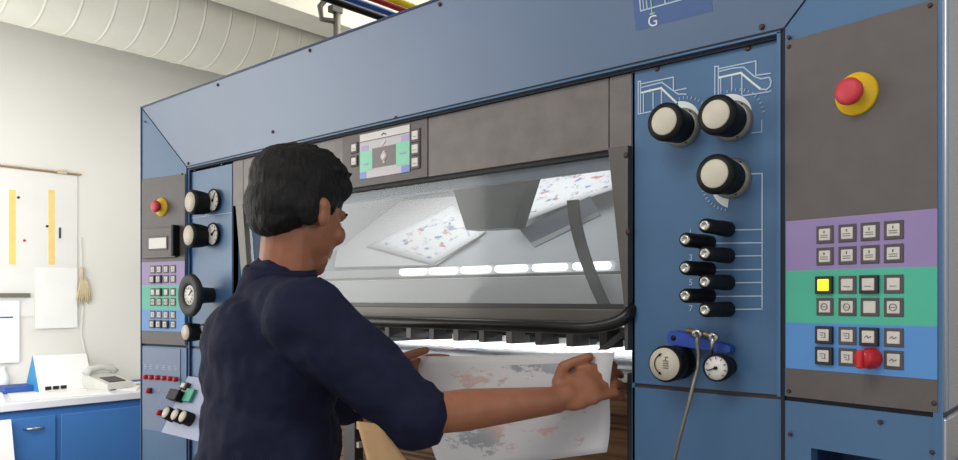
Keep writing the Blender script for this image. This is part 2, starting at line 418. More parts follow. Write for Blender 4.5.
R(0, 1, 0, 1, scrgray); R(0, 1, .84, 1, scrlt, 1); R(0, 1, .825, .84, scrdk, 2)
R(0, .26, .17, .62, scrgr, 1); R(.74, 1, .17, .66, scrgr, 1); R(.26, .74, .20, .64, scrdk, 1)
R(0, .13, 0, .15, scrbl, 1); R(.84, 1, .0, .15, scrbl, 1); R(.84, 1, .66, .8, scrli, 1); R(.03, .18, .62, .74, scrli, 1)
b.lathe([(.011, 0), (.011, .0012), (0, .0012)], keyw, (sx0+sw*.5, Y0-.0006, sz0+sh*.42), seg=16)
b.stroke([(sx0+sw*.5, sz0+sh*.30), (sx0+sw*.5, sz0+sh*.52)], .006, keyw, y=Y0-.001)
b.stroke([(sx0+sw*.46, sz0+sh*.90), (sx0+sw*.5, sz0+sh*.93), (sx0+sw*.54, sz0+sh*.90)], .003, keyink, y=Y0-.001)
b.stroke([(sx0+sw*.47, sz0+sh*.68), (sx0+sw*.53, sz0+sh*.76)], .004, keyw, y=Y0-.001)
b.stroke([(sx0+sw*.09, sz0+sh*.32), (sx0+sw*.17, sz0+sh*.32)], .003, scrli, y=Y0-.001)
b.stroke([(sx0+sw*.82, sz0+sh*.42), (sx0+sw*.92, sz0+sh*.42)], .003, scrli, y=Y0-.001)
b.build('display_screen', I4, disp)

def key(M, x, z, parent, frame=keyfr, face=keyw, glyph=0, size=.0275, depth=.003, y=0.0, name='push_button'):
    b = MB(); h = size/2; k = size*.335
    b.box(-h, h, -depth, 0, -h, h, frame, size*.03)
    b.box(-k, k, -depth-.0015, -depth+.001, -k, k, face, size*.1)
    yy = -depth-.0017
    if glyph == 1: b.stroke([(-k*.6, -k*.1), (k*.6, -k*.1)], size*.03, keyink, y=yy); b.stroke([(-k*.6, -k*.45), (k*.6, -k*.45)], size*.03, keyink, y=yy); b.stroke([(0, k*.3), (0, k*.6)], size*.05, keyink, y=yy)
    elif glyph == 2:
        pts = [(k*.55*math.cos(t*PI/6), k*.55*math.sin(t*PI/6)) for t in range(13)]
        b.stroke(pts, size*.028, keyink, y=yy); b.stroke([(-k*.3, 0), (k*.3, 0)], size*.028, keyink, y=yy)
    elif glyph == 3: b.stroke([(-k*.5, k*.4), (k*.4, k*.4), (k*.4, -k*.4), (-k*.2, -k*.4)], size*.03, keyink, y=yy); b.stroke([(-k*.4, 0), (0, 0)], size*.03, keyink, y=yy)
    elif glyph == 4: b.stroke([(-k*.5, -k*.1), (-k*.1, k*.2), (k*.1, -k*.2), (k*.5, k*.1)], size*.03, keyink, y=yy)
    elif glyph == 5: b.stroke([(-k*.5, -k*.3), (k*.5, -k*.3)], size*.03, keyink, y=yy)
    o = b.build(name, M @ Matrix.Translation((x, y, z)), parent); return o
for px, py in ((355.3, 148), (355.3, 161.5)):
    v = hY(px, py, YI); key(I4, v.x, v.z, disp, keydk if py > 155 else keyfr, size=.028, y=YI-.002, glyph=5)
for px, py in ((416.4, 135.5), (416.4, 149), (416.4, 162.5)):
    v = hY(px, py, YI); key(I4, v.x, v.z, disp, size=.032, y=YI-.002, glyph=5)

def screw(M, x, z, parent, r=.0045, m=screwm, y=0.0):
    b = MB(); b.lathe([(r, 0), (r, .001), (r*.8, .0025), (r*.3, .003), (0, .0022)], m, seg=12)
    return b.build('screw', M @ Matrix.Translation((x, y, z)), parent)
for px, py, yy in ((657, 68.5, YI), (748, 48, YI), (626, 155, YI-.014), (628, 232, YI-.014)):
    v = hY(px, py, yy); screw(I4, v.x, v.z, press, r=.0058, y=yy)
def fasc_screw(px, py):
    n = Vector((0, -(ZO-ZI), YA)).normalized()   # outward normal of the tilted fascia
    n = Vector((0, -(ZO-ZI), 0)) + Vector((0, 0, YA)); n.normalize()
    v = hitp(px, py, (0, 0, ZI), n); return v
for px, py in ((188.5, 163.5), (218, 85), (310, 50.5), (440, 4.5), (762, 27), (396, 118), (273, 132)):
    v = fasc_screw(px, py); b = MB(); b.lathe([(.005, 0), (.005, .001), (.004, .0025), (0, .003)], screwm, seg=12); b.build('screw', T(v.x, v.y-.001, v.z), press)
for M, pts in ((MR, ((790, 38), (790, 47), (931, 6), (790, 391), (935, 403), (791, 434), (933, 452), (881, 422))), (ML, ((146, 122), (183, 174)))):
    for px, py in pts: v = loc(M, px, py); screw(M, v.x, v.z, press, r=.0035, y=-.003)

# control panels (gray plate + bands + keys)
zt = loc(MR, 787.4, 42).z; zb = loc(MR, 787.4, 396).z
zz = [loc(MR, 787.4, y).z for y in (221.5, 271.0, 322.3, 367.8)]
colsR = [loc(MR, x, 295).x for x in (826.3, 848.7, 871.2, 895)]
rows = [loc(MR, 847, y).z for y in (233.4, 255.6, 284.8, 306.9, 335.7, 357)]
colsL = [loc(ML, x, 295).x for x in (153.9, 160.3, 167.1, 174.2)]
for M, cols, left in ((MR, colsR, False), (ML, colsL, True)):
    b = MB(); x0, x1 = .004, W-.004
    if left: b.box(x0, x1, -.003, 0, zb+.002, zt, grayp); d = 0
    else: b.box(x0, x1, -.003, 0, zb, zt, grayp); d = 0
    for (za, zc_, m) in ((zz[0], zz[1], purple), (zz[1], zz[2], green), (zz[2], zz[3], bandbl)):
        b.box(x0, x1, -.0036, -.002, zc_, za, m)
    cp = b.build('control_panel', M, press)
    if left: cp['label'] = 'control panel at the far left end'
    else: cp['label'] = 'control panel at the near right end'
    for r_, z in enumerate(rows):
        for c_, x in enumerate(cols):
            if not left and (r_, c_) == (5, 2): continue
            fr_ = keyfr; fa = keyw; gl_ = (1, 1, 5, 2, 3, 3)[r_]
            if not left:
                if (r_, c_) in ((2, 0), (2, 2), (4, 0), (4, 2), (5, 0)): fr_ = keydk
                if (r_, c_) == (2, 0): fa = keylit; gl_ = 0
                if (r_, c_) == (3, 2): gl_ = 0
                if (r_, c_) in ((4, 2), (4, 3), (5, 3)): gl_ = 4
            else:
                if (r_, c_) in ((1, 0), (1, 1), (2, 1), (5, 0), (5, 1), (5, 2)): fr_ = keydk
            key(M, x, z, cp, fr_, fa, gl_, y=-.0036, depth=.006 if fr_ is keydk else .0015)
    if not left:
        # red selector handle
        v = loc(M, 873, 358); b = MB()
        b.lathe([(.016, 0), (.016, .008), (.0135, .012), (.013, .03), (.0115, .033), (0, .033)], redm, seg=24)
        b.box(-.004, .004, -.042, -.01, -.0135, .0135, redm, .002)
        b.build('red_selector_knob', M @ Matrix.Translation((v.x, -.0036, v.z)), cp)
    # emergency stop
    v = loc(M, 858, 94.5) if not left else loc(M, 162.5, 207.2)
    Me = M @ Matrix.Translation((v.x, -.003, v.z))
    b = MB(); b.lathe([(.0325, 0), (.0325, .003), (.031, .006), (.020, .007), (.017, .012), (0, .012)], yel); es = b.build('emergency_stop', Me, press)
    es['label'] = 'emergency stop with a yellow collar'
    b = MB(); b.lathe([(.013, .010), (.014, .018), (.0195, .020), (.0205, .027), (.019, .031), (.012, .0335), (0, .0343)], redhead); b.build('mushroom_button', Me, es)
# left display module with a dark handle bar
v0 = loc(ML, 145.5, 229); v1 = loc(ML, 178, 257.5)
b = MB(); b.box(v0.x, v1.x, -.012, -.003, v1.z, v0.z, grayp, .002)
b.box(v1.x, v1.x+.014, -.03, -.003, v1.z+.004, v0.z+.004, blk, .003)
dm = b.build('display_module', ML, press)
a0 = loc(ML, 151.5, 237); a1 = loc(ML, 171, 250)
b = MB(); b.box(a0.x, a1.x, -.014, -.010, a1.z, a0.z, keyfr, .001); b.box(a0.x+.006, a1.x-.006, -.0155, -.013, a1.z+.006, a0.z-.006, capw, .0005); b.build('display_screen', ML, dm)

# ---- right knob panel: three big dial knobs
def big_knob(px, py, fan, rs=.0355, label=None):
    v = hY(px, py, YI); Mk = T(v.x, YI, v.z)
    b = MB(); b.lathe([(rs, 0), (rs, .006), (rs-.002, .010), (.03, .012), (0, .012)], disc)
    for k in range(3):
        t = 2*PI*k/3+.9; b.lathe([(.0022, 0), (.0022, .0008), (0, .0008)], blk, (math.cos(t)*(rs-.004), -.0105, math.sin(t)*(rs-.004)), seg=8)
    o = b.build('dial_knob', Mk, press)
    b = MB(); prof = [(.0295, .012), (.0302, .02), (.0325, .05), (.0340, .062), (.0330, .068), (.024, .070)]
    b.lathe(prof, blk, seg=48)
    b.build('knob_grip', Mk, o)
    b = MB(); b.lathe([(.0243, .066), (.0240, .0705), (.0225, .0718), (0, .0722)], cap, seg=48); b.build('knob_cap', Mk, o)
    b = MB(); t0, t1 = fan; n = 10
    for k in range(n):
        a, c = t0+(t1-t0)*k/n, t0+(t1-t0)*(k+1)/n; w_ = (.014*(1-k/n)+.003, .014*(1-(k+1)/n)+.003); r0 = rs-.002
        b.prism([(r0*math.cos(a), r0*math.sin(a)), ((r0+w_[0])*math.cos(a), (r0+w_[0])*math.sin(a)), ((r0+w_[1])*math.cos(c), (r0+w_[1])*math.sin(c)), (r0*math.cos(c), r0*math.sin(c))], -.001, 0, linew)
    for k in range(12):
        a = t0+(t1-t0)*(k+.5)/12*1.25; r1 = rs+.017
        b.stroke([(r1*math.cos(a), r1*math.sin(a)), ((r1+.004)*math.cos(a), (r1+.004)*math.sin(a))], .0012, line)
    b.build('scale_marking', Mk, o)
big_knob(682.5, 128, (math.radians(100), math.radians(20)))
big_knob(733, 121.6, (math.radians(105), math.radians(25)))
big_knob(731.7, 178.6, (math.radians(262), math.radians(190)))

# printed diagrams on the knob panel
b = MB()
def st(px, w=.0022, m=line):
    b.stroke([(hY(x, y, YI).x, hY(x, y, YI).z) for x, y in px], w, m, y=YI-.0003)
def cr(ox, oy, s, pts): return [(ox+x/s, oy+y/s) for x, y in pts]
def c1(*p): return cr(630, 60, 7.66, p)
def c2(*p): return cr(700, 50, 7.667, p)
st(c1((65, 165), (65, 415), (160, 395))); st(c1((82, 163), (82, 408))); st(c1((65, 165), (82, 163)))
st(c1((82, 185), (335, 132), (335, 237), (430, 218))); st(c1((92, 210), (245, 172), (370, 262), (430, 262)))
st(c1((92, 250), (240, 215), (355, 325)), .0034, linew); st(c1((105, 245), (105, 395))); st(c1((178, 250), (178, 370))); st(c1((243, 222), (243, 335)))
st(c1((155, 225), (155, 245)))
b.build('printed_diagram', I4, press); b = MB()
st(c2((115, 340), (115, 127), (143, 125), (143, 345))); st(c2((145, 145), (430, 85), (430, 195), (540, 180)))
st(c2((150, 165), (250, 140), (335, 132), (420, 205), (470, 222), (530, 210))); st(c2((150, 212), (315, 176), (400, 248), (465, 300)), .0034, linew)
st(c2((465, 300), (510, 305), (538, 280), (547, 240), (535, 215)), .0026)
st(c2((330, 352), (440, 335), (530, 322), (545, 312))); st(c2((160, 215), (160, 330))); st(c2((245, 205), (245, 300))); st(c2((322, 185), (322, 345)))
b.build('printed_diagram', I4, press); b = MB()
st([(749, 174), (762.3, 173.5), (762.3, 310)], .0020)
for (x0, y0) in ((733, 229.5), (715, 242.8), (733, 255.7), (715, 269.5), (733, 282.4), (715, 296), (733, 309)):
    st([(x0, y0+.4), (762.3, y0)], .0020)
st([(752, 133), (762, 132), (762, 120)], .0012)
b.build('flow_line_diagram', I4, press)
for t_, px, py in (('1', 690.5, 232.5), ('3', 691, 257.8), ('5', 691, 282.5), ('7', 691, 308.5)):
    v = hY(px, py, YI); textmesh(t_, .016, line, 'printed_number', T(v.x, YI-.0006, v.z), press)
# valve knobs
for k, (px, py) in enumerate(((728, 229.3), (709, 242.6), (728, 255.8), (709, 269.4), (728, 282.6), (709, 295.8), (728, 309.3))):
    v = hY(px, py, YI); Mk = T(v.x, YI, v.z)
    b = MB(); b.lathe([(.0135, 0), (.0135, .03), (.0125, .033), (.0125, .086), (.0115, .091), (.0092, .093)], blk, seg=24)
    o = b.build('valve_knob', Mk, press)
    b = MB(); b.lathe([(.0085, .089), (.0085, .094), (.005, .095), (.0035, .092), (0, .092)], chrome, seg=16); b.build('metal_tip', Mk, o)
# bracket, regulator knob and gauge at the bottom
vb0 = hY(679, 337.5, YI); vb1 = hY(732, 348.5, YI)
b = MB(); d = (vb1-vb0); ang = math.atan2(d.z, d.x); L = d.length
Mb = T(vb0.x, YI, vb0.z) @ Matrix.Rotation(-ang, 4, 'Y')
pts = [(math.cos(t)*.013, math.sin(t)*.013) for t in [PI/2+PI*k/8 for k in range(9)]]
pts += [(L, -.007), (L+.006, -.004), (L+.006, .004), (L, .007)]
b.prism(pts, -.022, 0, toolbl); b.lathe([(.005, 0), (.005, .0228), (0, .0228)], blk, seg=16)
brk = b.build('mounting_bracket', Mb, press)
def fit(px, py, off): return hY(px, py, YI-off)
b = MB(); f0 = fit(687, 330, .03); f1 = fit(718, 337.5, .03)
b.tube([f0, f1], .0048, brass, 10)
for px, py in ((697.5, 334), (713.5, 337.5)):
    v = fit(px, py, .04); b.lathe([(.004, -.004), (.0085, -.004), (.0085, .004), (.004, .004)], chrome, v, seg=16)
b.build('brass_fitting', I4, press)
vk = hY(681.5, 361.8, YI); Mk = T(vk.x, YI, vk.z)
b = MB(); prof = [(.026, 0), (.03, .004)]
for k in range(6): prof += [(.0295, .012+k*.004), (.031, .014+k*.004)]
prof += [(.032, .052), (.0325, .060), (.031, .064), (.0285, .065)]
b.lathe(prof, blk, seg=48); o = b.build('regulator_knob', Mk, press)
b = MB(); b.lathe([(.0288, .062), (.0284, .066), (0, .0665)], cap, seg=40); yk = -.067
b.stroke([(.018*math.cos(t), .018*math.sin(t)) for t in [math.radians(115+k*13) for k in range(11)]], .0016, blk, y=yk)
b.prism([(-.011, .018), (-.004, .019), (-.008, .013)], yk-.0006, yk, blk); b.prism([(-.011, -.018), (-.004, -.019), (-.008, -.013)], yk-.0006, yk, blk)
for k in range(4): b.stroke([(-.001, .006-k*.0042), (.008, .006-k*.0042)], .0014, keyink, y=yk)
b.stroke([(.003, .006), (.003, .013), (.008, .013)], .0012, keyink, y=yk)
b.build('knob_cap', Mk, o)
def gauge(v, r, proj, ang, ymain, name='pressure_gauge'):
    Mg = T(v.x, ymain, v.z)
    b = MB(); b.lathe([(r*.7, 0), (r*.7, proj*.5), (r*.95, proj*.55), (r, proj*.7), (r, proj), (r*.92, proj+.002), (r*.86, proj-.001)], blk, seg=40)
    o = b.build(name, Mg, press)
    b = MB(); b.lathe([(r*.9, proj-.004), (r*.88, proj-.001), (0, proj-.001)], capw, seg=40); yk = -proj
    for k in range(9):
        t = math.radians(-45+k*33.75); c_, s_ = math.cos(t), math.sin(t)
        b.stroke([(r*.66*c_, r*.66*s_), (r*.78*c_, r*.78*s_)], r*.05, keyink, y=yk)
    b.build('gauge_face', Mg, o)
    b = MB(); c_, s_ = math.cos(ang), math.sin(ang)
    b.stroke([(-r*.12*c_, -r*.12*s_), (r*.6*c_, r*.6*s_)], r*.09, blk, y=yk-.001); b.lathe([(r*.13, 0), (r*.13, .0025), (0, .003)], blk, (0, yk, 0), seg=12)
    b.build('gauge_needle', Mg, o)
    return o
gauge(hY(728, 366, YI), .0235, .05, math.radians(200), YI)
# hoses
b = MB()
b.tube([fit(697.5, 334, .045), fit(697, 343, .05), fit(698.5, 355, .04), fit(698, 368, .05), fit(694, 382, .07), fit(687, 410, .08), fit(679, 440, .08), fit(672, 470, .075), fit(668, 500, .07)], .0034, hosem, 10)
b.tube([fit(713.5, 337, .045), fit(712, 345, .045), fit(711, 356, .035)], .0032, chrome, 10)
b.build('air_hose', I4, press)

# schematic printed on the fascia with the letter G
n_f = Vector((0, -(ZO-ZI), YA)).normalized()
tilt = math.atan2(YA, -(ZO-ZI))  # rotation of panel about x
cgx = fasc_screw(652.5, 21); 
Mf = Matrix.Translation(Vector((0, 0, ZI))) @ Matrix.Rotation(math.atan2(-YA, ZO-ZI), 4, 'X')
def fl(px, py):
    v = Mf.inverted() @ hitp(px, py, (0, 0, ZI), n_f); return (v.x, v.z)
b = MB()
lp = mat('printed_blue_field', (70, 98, 146), .4, var=.03, spec=.6)
xa, zb_ = fl(636, 31); xc = fl(712, 0)[0]; zt2 = (Vector((0, YA, ZO-ZI)).length)-.02
b.prism([(xa, zb_), (xc, zb_), (xc, zt2), (xa, zt2)], -.0004, 0, lp)
x1_, z1_ = fl(641, 11); x2_ = fl(690, -1)[0]; zq = zt2-.025
def ln(*p, w=.0026, m=line): b.stroke(list(p), w, m, y=-.0006)
ln((x1_, zq), (x1_, z1_), (x2_+.01, z1_)); 
for px in (644, 647.5, 666): xx = fl(px, 9)[0]; ln((xx, z1_), (xx, zq-.01), w=.002)
ln((x1_, zq), (x2_-.03, zq), (x2_-.01, zq-.02), (x2_-.01, z1_+.03), (x2_+.01, z1_+.02), (x2_+.01, z1_))
ln((fl(647.5, 9)[0], z1_+.05), (fl(666, 9)[0], z1_+.05), (x2_-.015, z1_+.02))
xg = fl(652.5, 15)[0]; ln((xg, fl(652.5, 15.5)[1]), (xg, zq-.02), w=.002, m=mat('printed_line_green', (150, 196, 150), .6)); ln((xg-.004, fl(652.5, 13.5)[1]), (xg+.004, fl(652.5, 13.5)[1]), w=.0022)
b.build('printed_schematic', Mf, press)
gx, gz = fl(653, 21.5)
textmesh('G', .028, linew, 'printed_letter', Mf @ Matrix.Translation((gx, -.0008, gz)), press)

# ---- left gauge panel
def left_knob(px, py, r, proj, name='dial_knob'):
    r *= 1.08
    v = hY(px, py, YI-proj); Mk = T(v.x, YI, v.z)
    b = MB(); b.lathe([(r*.95, 0), (r*1.1, proj*.3), (r*1.22, proj*.85), (r*1.15, proj), (r*.95, proj+.002)], blk, seg=32); o = b.build(name, Mk, press)
    b = MB(); b.lathe([(r*.98, proj-.002), (r*.95, proj+.003), (0, proj+.004)], cap, seg=32); b.build('knob_cap', Mk, o); return o
left_knob(190.5, 202, .031, .062); left_knob(189, 235.3, .031, .062); left_knob(186, 332.4, .024, .055)
gauge(hY(216, 200.7, YI), .038, .012, 1.0, YI); gauge(hY(215.5, 234.5, YI), .038, .012, .6, YI); gauge(hY(201.5, 332.5, YI-.02), .027, .02, 2, YI)
v = hY(187.5, 295.2, YI-.085); Mk = T(v.x, YI, v.z)
b = MB(); b.lathe([(.024, 0), (.026, .03), (.034, .058), (.062, .064), (.069, .072), (.066, .083), (.056, .086), (.038, .083), (.031, .078), (.031, .076)], blkdull, seg=48); o = b.build('hand_wheel', Mk, press)
b = MB(); b.lathe([(.033, .076), (.031, .079), (0, .080)], capw, seg=40); yk = -.081
for k in range(12): t = k*PI/6; b.stroke([(.020*math.cos(t), .020*math.sin(t)), (.026*math.cos(t), .026*math.sin(t))], .002, keyink, y=yk)
b.stroke([(0, 0), (.018, .016)], .003, blk, y=yk); b.build('wheel_dial', Mk, o)
b = MB(); v0 = hY(187, 214.5, YI); v1 = hY(232, 212.5, YI); b.stroke([(XB+.014, v1.z), (PXL-.004, v1.z)], .0015, line, y=YI-.0003); b.build('printed_line', I4, press)
for px, py in ((195, 169.5), (222, 164)):
    v = hY(px, py, YI); screw(I4, v.x, v.z, press, r=.006, m=dkmetal, y=YI)

# lower left panel: pale plate, red lamps
b = MB(); v0 = loc(ML, 143, 348); v1 = loc(ML, 182, 396)
b.box(.006, W-.03, -.002, 0, ZS-.3, ZS-.012, mat('pale_blue_plate', (112, 128, 156), .45, var=.03)); lampp = b.build('lamp_plate', ML, press)
for px, py in ((145.5, 377), (151.2, 377.3), (157.4, 377.7), (163.8, 378.1), (169.8, 378.6), (175.6, 379.3), (149.2, 390.7), (171, 394.4), (159.8, 412.8)):
    v = loc(ML, px, py, .006); b = MB(); big = py > 380
    b.box(-.010, .010, -.006, 0, -.010, .010, keydk, .001) if big else None
    b.lathe([(.0085, 0), (.0085, .008), (.007, .012), (0, .014)], redm, seg=16, c=(0, -.004 if big else 0, 0)); b.build('red_lamp', ML @ Matrix.Translation((v.x, -.002, v.z)), lampp)
lp_m = ML
for px in (145.5, 151, 157.4, 163.8, 169.8, 175.6):
    b = MB()
    v = loc(ML, px, 367+(px-145)*.06, .002)
    for k in range(3): b.stroke([(v.x-.007, v.z+.008-k*.006), (v.x+.005+.002*(k % 2), v.z+.008-k*.006)], .0016, line, y=-.0022)
    b.build('lamp_lettering', ML, press)
for px, py in ((160, 391), (160, 404)):
    b = MB()
    v = loc(ML, px, py, .002); b.stroke([(v.x-.006, v.z-.006), (v.x+.002, v.z+.008), (v.x+.006, v.z-.006)], .0016, line, y=-.0022)
    b.build('lamp_lettering', ML, press)
# sloping console
X0 = -2.435
qb = hX(160.5, 432, X0-.0); zt_ = hY(185, 375, YI).z
X1 = -2.12
slm = mat('console_pale_blue', (150, 158, 186), .45, var=.03)
b = MB(); b.poly3([(X0, qb.y, qb.z), (X1, qb.y, qb.z), (X1, .0, zt_), (X0, .0, zt_)], slm, th=(0, .012, -.004))
b.poly3([(X0, qb.y, qb.z), (X0, 0, zt_), (X0, YI, zt_-.05), (X0, YI, qb.z)], blue, th=(.004, 0, 0))
con = b.build('sloping_console', I4, press)
ex = Vector((1, 0, 0)); ez = (Vector((0, 0, zt_))-Vector((0, qb.y, qb.z))).normalized(); ey = ez.cross(ex)
Mc = Matrix(((ex.x, ey.x, ez.x, X0), (ex.y, ey.y, ez.y, qb.y), (ex.z, ey.z, ez.z, qb.z), (0, 0, 0, 1)))
nrm = -ey
def cl(px, py):
    return Mc.inverted() @ hitp(px, py, (X0, qb.y, qb.z), ey)
sgn = -1
for px, py in ((174, 416), (183, 418), (191, 420)):
    v = cl(px, py); b = MB(); b.lathe([(.022, 0), (.021, .03), (.019, .032), (.018, .031)], blk, seg=24); b.lathe([(.018, .030), (.017, .034), (0, .034)], cap, seg=24)
    b.build('console_knob', Mc @ Matrix.Translation((v.x, 0, v.z)), con)
v = cl(178, 397); b = MB(); b.box(-.02, .045, -.03, 0, -.018, .018, blk, .003); b.build('rocker_switch', Mc @ Matrix.Translation((v.x, 0, v.z)), con)
v = cl(190, 396); b = MB(); b.box(-.02, .03, -.012, 0, -.022, .022, mat('key_green', (40, 150, 120), .4), .002); b.build('green_key', Mc @ Matrix.Translation((v.x, 0, v.z)), con)
v = cl(187, 387); b = MB(); b.box(-.02, .02, -.015, 0, -.012, .012, seambr, .002); b.box(-.012, .012, -.018, -.014, -.008, .008, keyw, .001); b.build('push_button', Mc @ Matrix.Translation((v.x, 0, v.z)), con)

# ---- guard window, frame and handle
GY = YI+.02
def side(px, py, Y=YI): v = hY(px, py, Y); return (v.x, v.z)
b = MB()
b.prism([(side(612, 146)[0], ZH0), (PXR-.001, ZH0), (PXR-.001, 1.30), (side(628.5, 305)[0], 1.30), (side(628, 300)[0], 1.38)], YI-.014, YI+.004, jambm)
b.build('guard_side_arm', I4, press)
b = MB(); xl = side(243, 200)[0]
b.prism([(xl+.07, 1.30), (xl+.04, 1.30), (xl-.02, ZH0), (xl+.02, ZH0)], YI-.014, YI+.004, jambm)
b.build('guard_side_arm', I4, press)
b = MB(); b.poly3([(PXL+.02, GY, 1.36), (PXR-.004, GY, 1.36), (PXR-.004, GY, ZH0), (PXL+.02, GY, ZH0)], glassm)
b.build('guard_window', I4, press)
b = MB(); b.box(PXL+.02, PXR-.004, GY-.01, GY+.012, 1.352, 1.378, jambm, .002); b.box(PXL+.02, PXR-.004, GY-.004, GY+.01, 1.378, 1.388, dkmetal)
b.build('window_rail', I4, press)
hz = hY(500, 325.5, -.03).z
pts = [(PXL+.03, .01, hz+.06), (PXL+.035, -.015, hz+.03), (PXL+.06, -.03, hz+.006), (PXL+.1, -.03, hz)]
e0 = hY(575, 326, -.03).x; e1 = PXR+.0
for k in range(1, 10): pts.append((PXL+.1+(e0-PXL-.1)*k/9, -.03, hz))
for k in range(1, 9):
    t = k/8; pts.append((e0+(e1-e0)*math.sin(t*PI/2)*.98, -.03+.035*t, hz+.032*(1-math.cos(t*PI/2))))
pts.append((e1-.002, .03, hz+.045))
b = MB(); b.tube(pts, .0125, tubem, 16); b.build('guard_handle', I4, press)

# ---- inside the delivery
def Lp(px, py, Y): return hY(px, py, Y)
b = MB(); b.box(PXL, PXR+.0, .85, .87, 1.30, ZI+.15, intmid)
b.build('interior_back_panel', I4, press)
b = MB(); b.box(PXL-.02, PXL-.006, .03, .87, .1, ZI+.15, intmid); b.build('interior_side_panel', I4, press)
b = MB()
z_ = [1.395, 1.47]
b.box(PXL, PXR, .42, .80, 1.38, 1.392, intgray)      # shelf
b.box(PXL, PXR, .40, .43, 1.392, 1.44, intgray, .002)
b.box(PXL, PXR, .60, .62, 1.44, 1.52, intmid)
b.build('delivery_shelf', I4, press)
for yc, zc2, r, m in ((.36, 1.415, .022, chrome), (.30, 1.385, .016, dkmetal)):
    b = MB(); b.lathe([(0, 0), (r, 0), (r, PXR-PXL-.02), (0, PXR-PXL-.02)], m, (PXL+.01, yc, zc2), (1, 0, 0), seg=24); b.build('guide_roller', I4, press)
# lamp tubes
LY = .235; lz = hY(480, 269.6, LY).z; x0 = hY(398, 270, LY).x; x1 = hY(614, 267, LY).x; n = 6
for k in range(n):
    a0, a1 = x0+(x1-x0)*k/n+.012, x0+(x1-x0)*(k+1)/n-.012
    b = MB(); b.lathe([(0, 0), (.007, 0), (.009, .004), (.009, a1-a0-.004), (.007, a1-a0), (0, a1-a0)], lampw, (a0, LY, lz), (1, 0, 0), seg=16)
    b.build('drying_lamp', I4, press)
b = MB(); b.box(PXL+.01, PXR-.01, LY+.012, LY+.022, lz-.014, lz+.011, intgray); b.box(PXL+.01, PXR-.01, .20, .23, 1.386, lz-.022, intgray, .002); b.box(PXL+.01, PXR-.01, .222, .25, lz-.022, lz-.014, jambm); b.build('lamp_reflector', I4, press)
# sloping board with lighter plate and hood, modelled for soft reflections in the guard
boardm = mat('reflection_board_gray', (156, 160, 164), .4, var=.05, scale=2); SA = math.radians(34); SN = Vector((0, -math.sin(SA), math.cos(SA))); SP = Vector((0, .27, 1.455))
def sl(px, py, off=0.0): return hitp(px, py, SP+SN*off, SN)
up = Vector((0, math.cos(SA), math.sin(SA)))
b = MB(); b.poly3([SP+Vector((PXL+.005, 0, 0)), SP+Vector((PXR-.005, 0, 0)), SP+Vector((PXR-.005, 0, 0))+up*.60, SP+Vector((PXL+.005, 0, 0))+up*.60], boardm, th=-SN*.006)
b.build('reflection_board', I4, press)
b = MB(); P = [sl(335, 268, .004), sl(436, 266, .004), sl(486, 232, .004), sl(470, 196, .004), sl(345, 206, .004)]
b.poly3(P, mat('reflection_plate_pale', (206, 206, 204), .4, var=.02), th=SN*.004); b.build('reflection_plate', I4, press)
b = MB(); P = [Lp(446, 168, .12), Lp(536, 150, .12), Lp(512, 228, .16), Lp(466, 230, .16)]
b.poly3(P, intdark, th=(.0, .05, 0)); b.build('dark_reflection_shape', I4, press)  # invented dark shape, imitates a dark reflection in the guard
b = MB(); b.box(PXL+.02, PXR-.02, .05, .075, 1.662, 1.69, mat('haze_band_blue_gray', (120, 142, 162), .4)); b.build('haze_band', I4, press)  # bar paints the bluish haze band along the top of the guard
# curved black arm
b = MB(); P = []
for k in range(13):
    t = k/12; px = 572+31*t**1.6; py = 200+104*t; P.append(Lp(px, py, .12))
prev = None; wv = .014
for a, c in zip(P, P[1:]):
    b.poly3([a+Vector((-wv, 0, 0)), c+Vector((-wv, 0, 0)), c+Vector((wv, 0, 0)), a+Vector((wv, 0, 0))], blkdull, th=(0, .008, 0))
b.build('curved_arm', I4, press)
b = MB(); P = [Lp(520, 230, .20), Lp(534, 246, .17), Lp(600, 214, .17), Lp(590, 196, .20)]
b.poly3(P, mat('reflection_tray_blue_gray', (128, 138, 154), .4, metal=.2), th=(0, .004, -.004)); b.poly3([Lp(531, 243.5, .165), Lp(534, 247, .165), Lp(600, 215, .165), Lp(598, 212, .165)], intgray, th=(0, -.004, 0)); b.build('reflection_tray', I4, press)  # tray shape stands in for a reflection in the guard
# gripper bar detail under the handle
gb = MB(); gb.box(PXL+.02, PXR-.02, .20, .23, 1.31, 1.335, dkmetal, .002); gb.box(PXL+.02, PXR-.02, .30, .33, 1.30, 1.32, tubem, .002)
for k in range(15):
    x = PXL+.12+k*.088; gb.box(x, x+.02, .15, .22, 1.29, 1.33, dkmetal if k % 2 else jambm, .002); gb.box(x+.03, x+.055, .26, .33, 1.285, 1.30, blk if k % 2 else chrome, .001)
gb.build('gripper_bar', I4, press)
b = MB(); P = [Lp(621, 331, .05), Lp(628, 331, .05), Lp(606, 350, .10), Lp(597, 350, .10)]
b.poly3(P, dkmetal, th=(0, .01, 0)); b.build('stop_arm', I4, press)
# frame of the pile bay at right
b = MB(); b.box(PXR-.016, PXR, .02, .05, .1, 1.255, blkdull, .002); b.build('bay_post', I4, press)
b = MB(); v = hY(350, 440, .03); b.box(v.x-.03, v.x+.02, .03, .06, .1, 1.17, dkmetal, .002)
for k in range(8): b.box(v.x+.02, v.x+.03, .035, .05, .75+k*.05, .765+k*.05, keyw)
b.build('bay_post', I4, press)
b = MB(); b.box(PXL, PXR, .95, 1.0, .1, 1.3, blue_dk); b.build('bay_back_panel', I4, press)

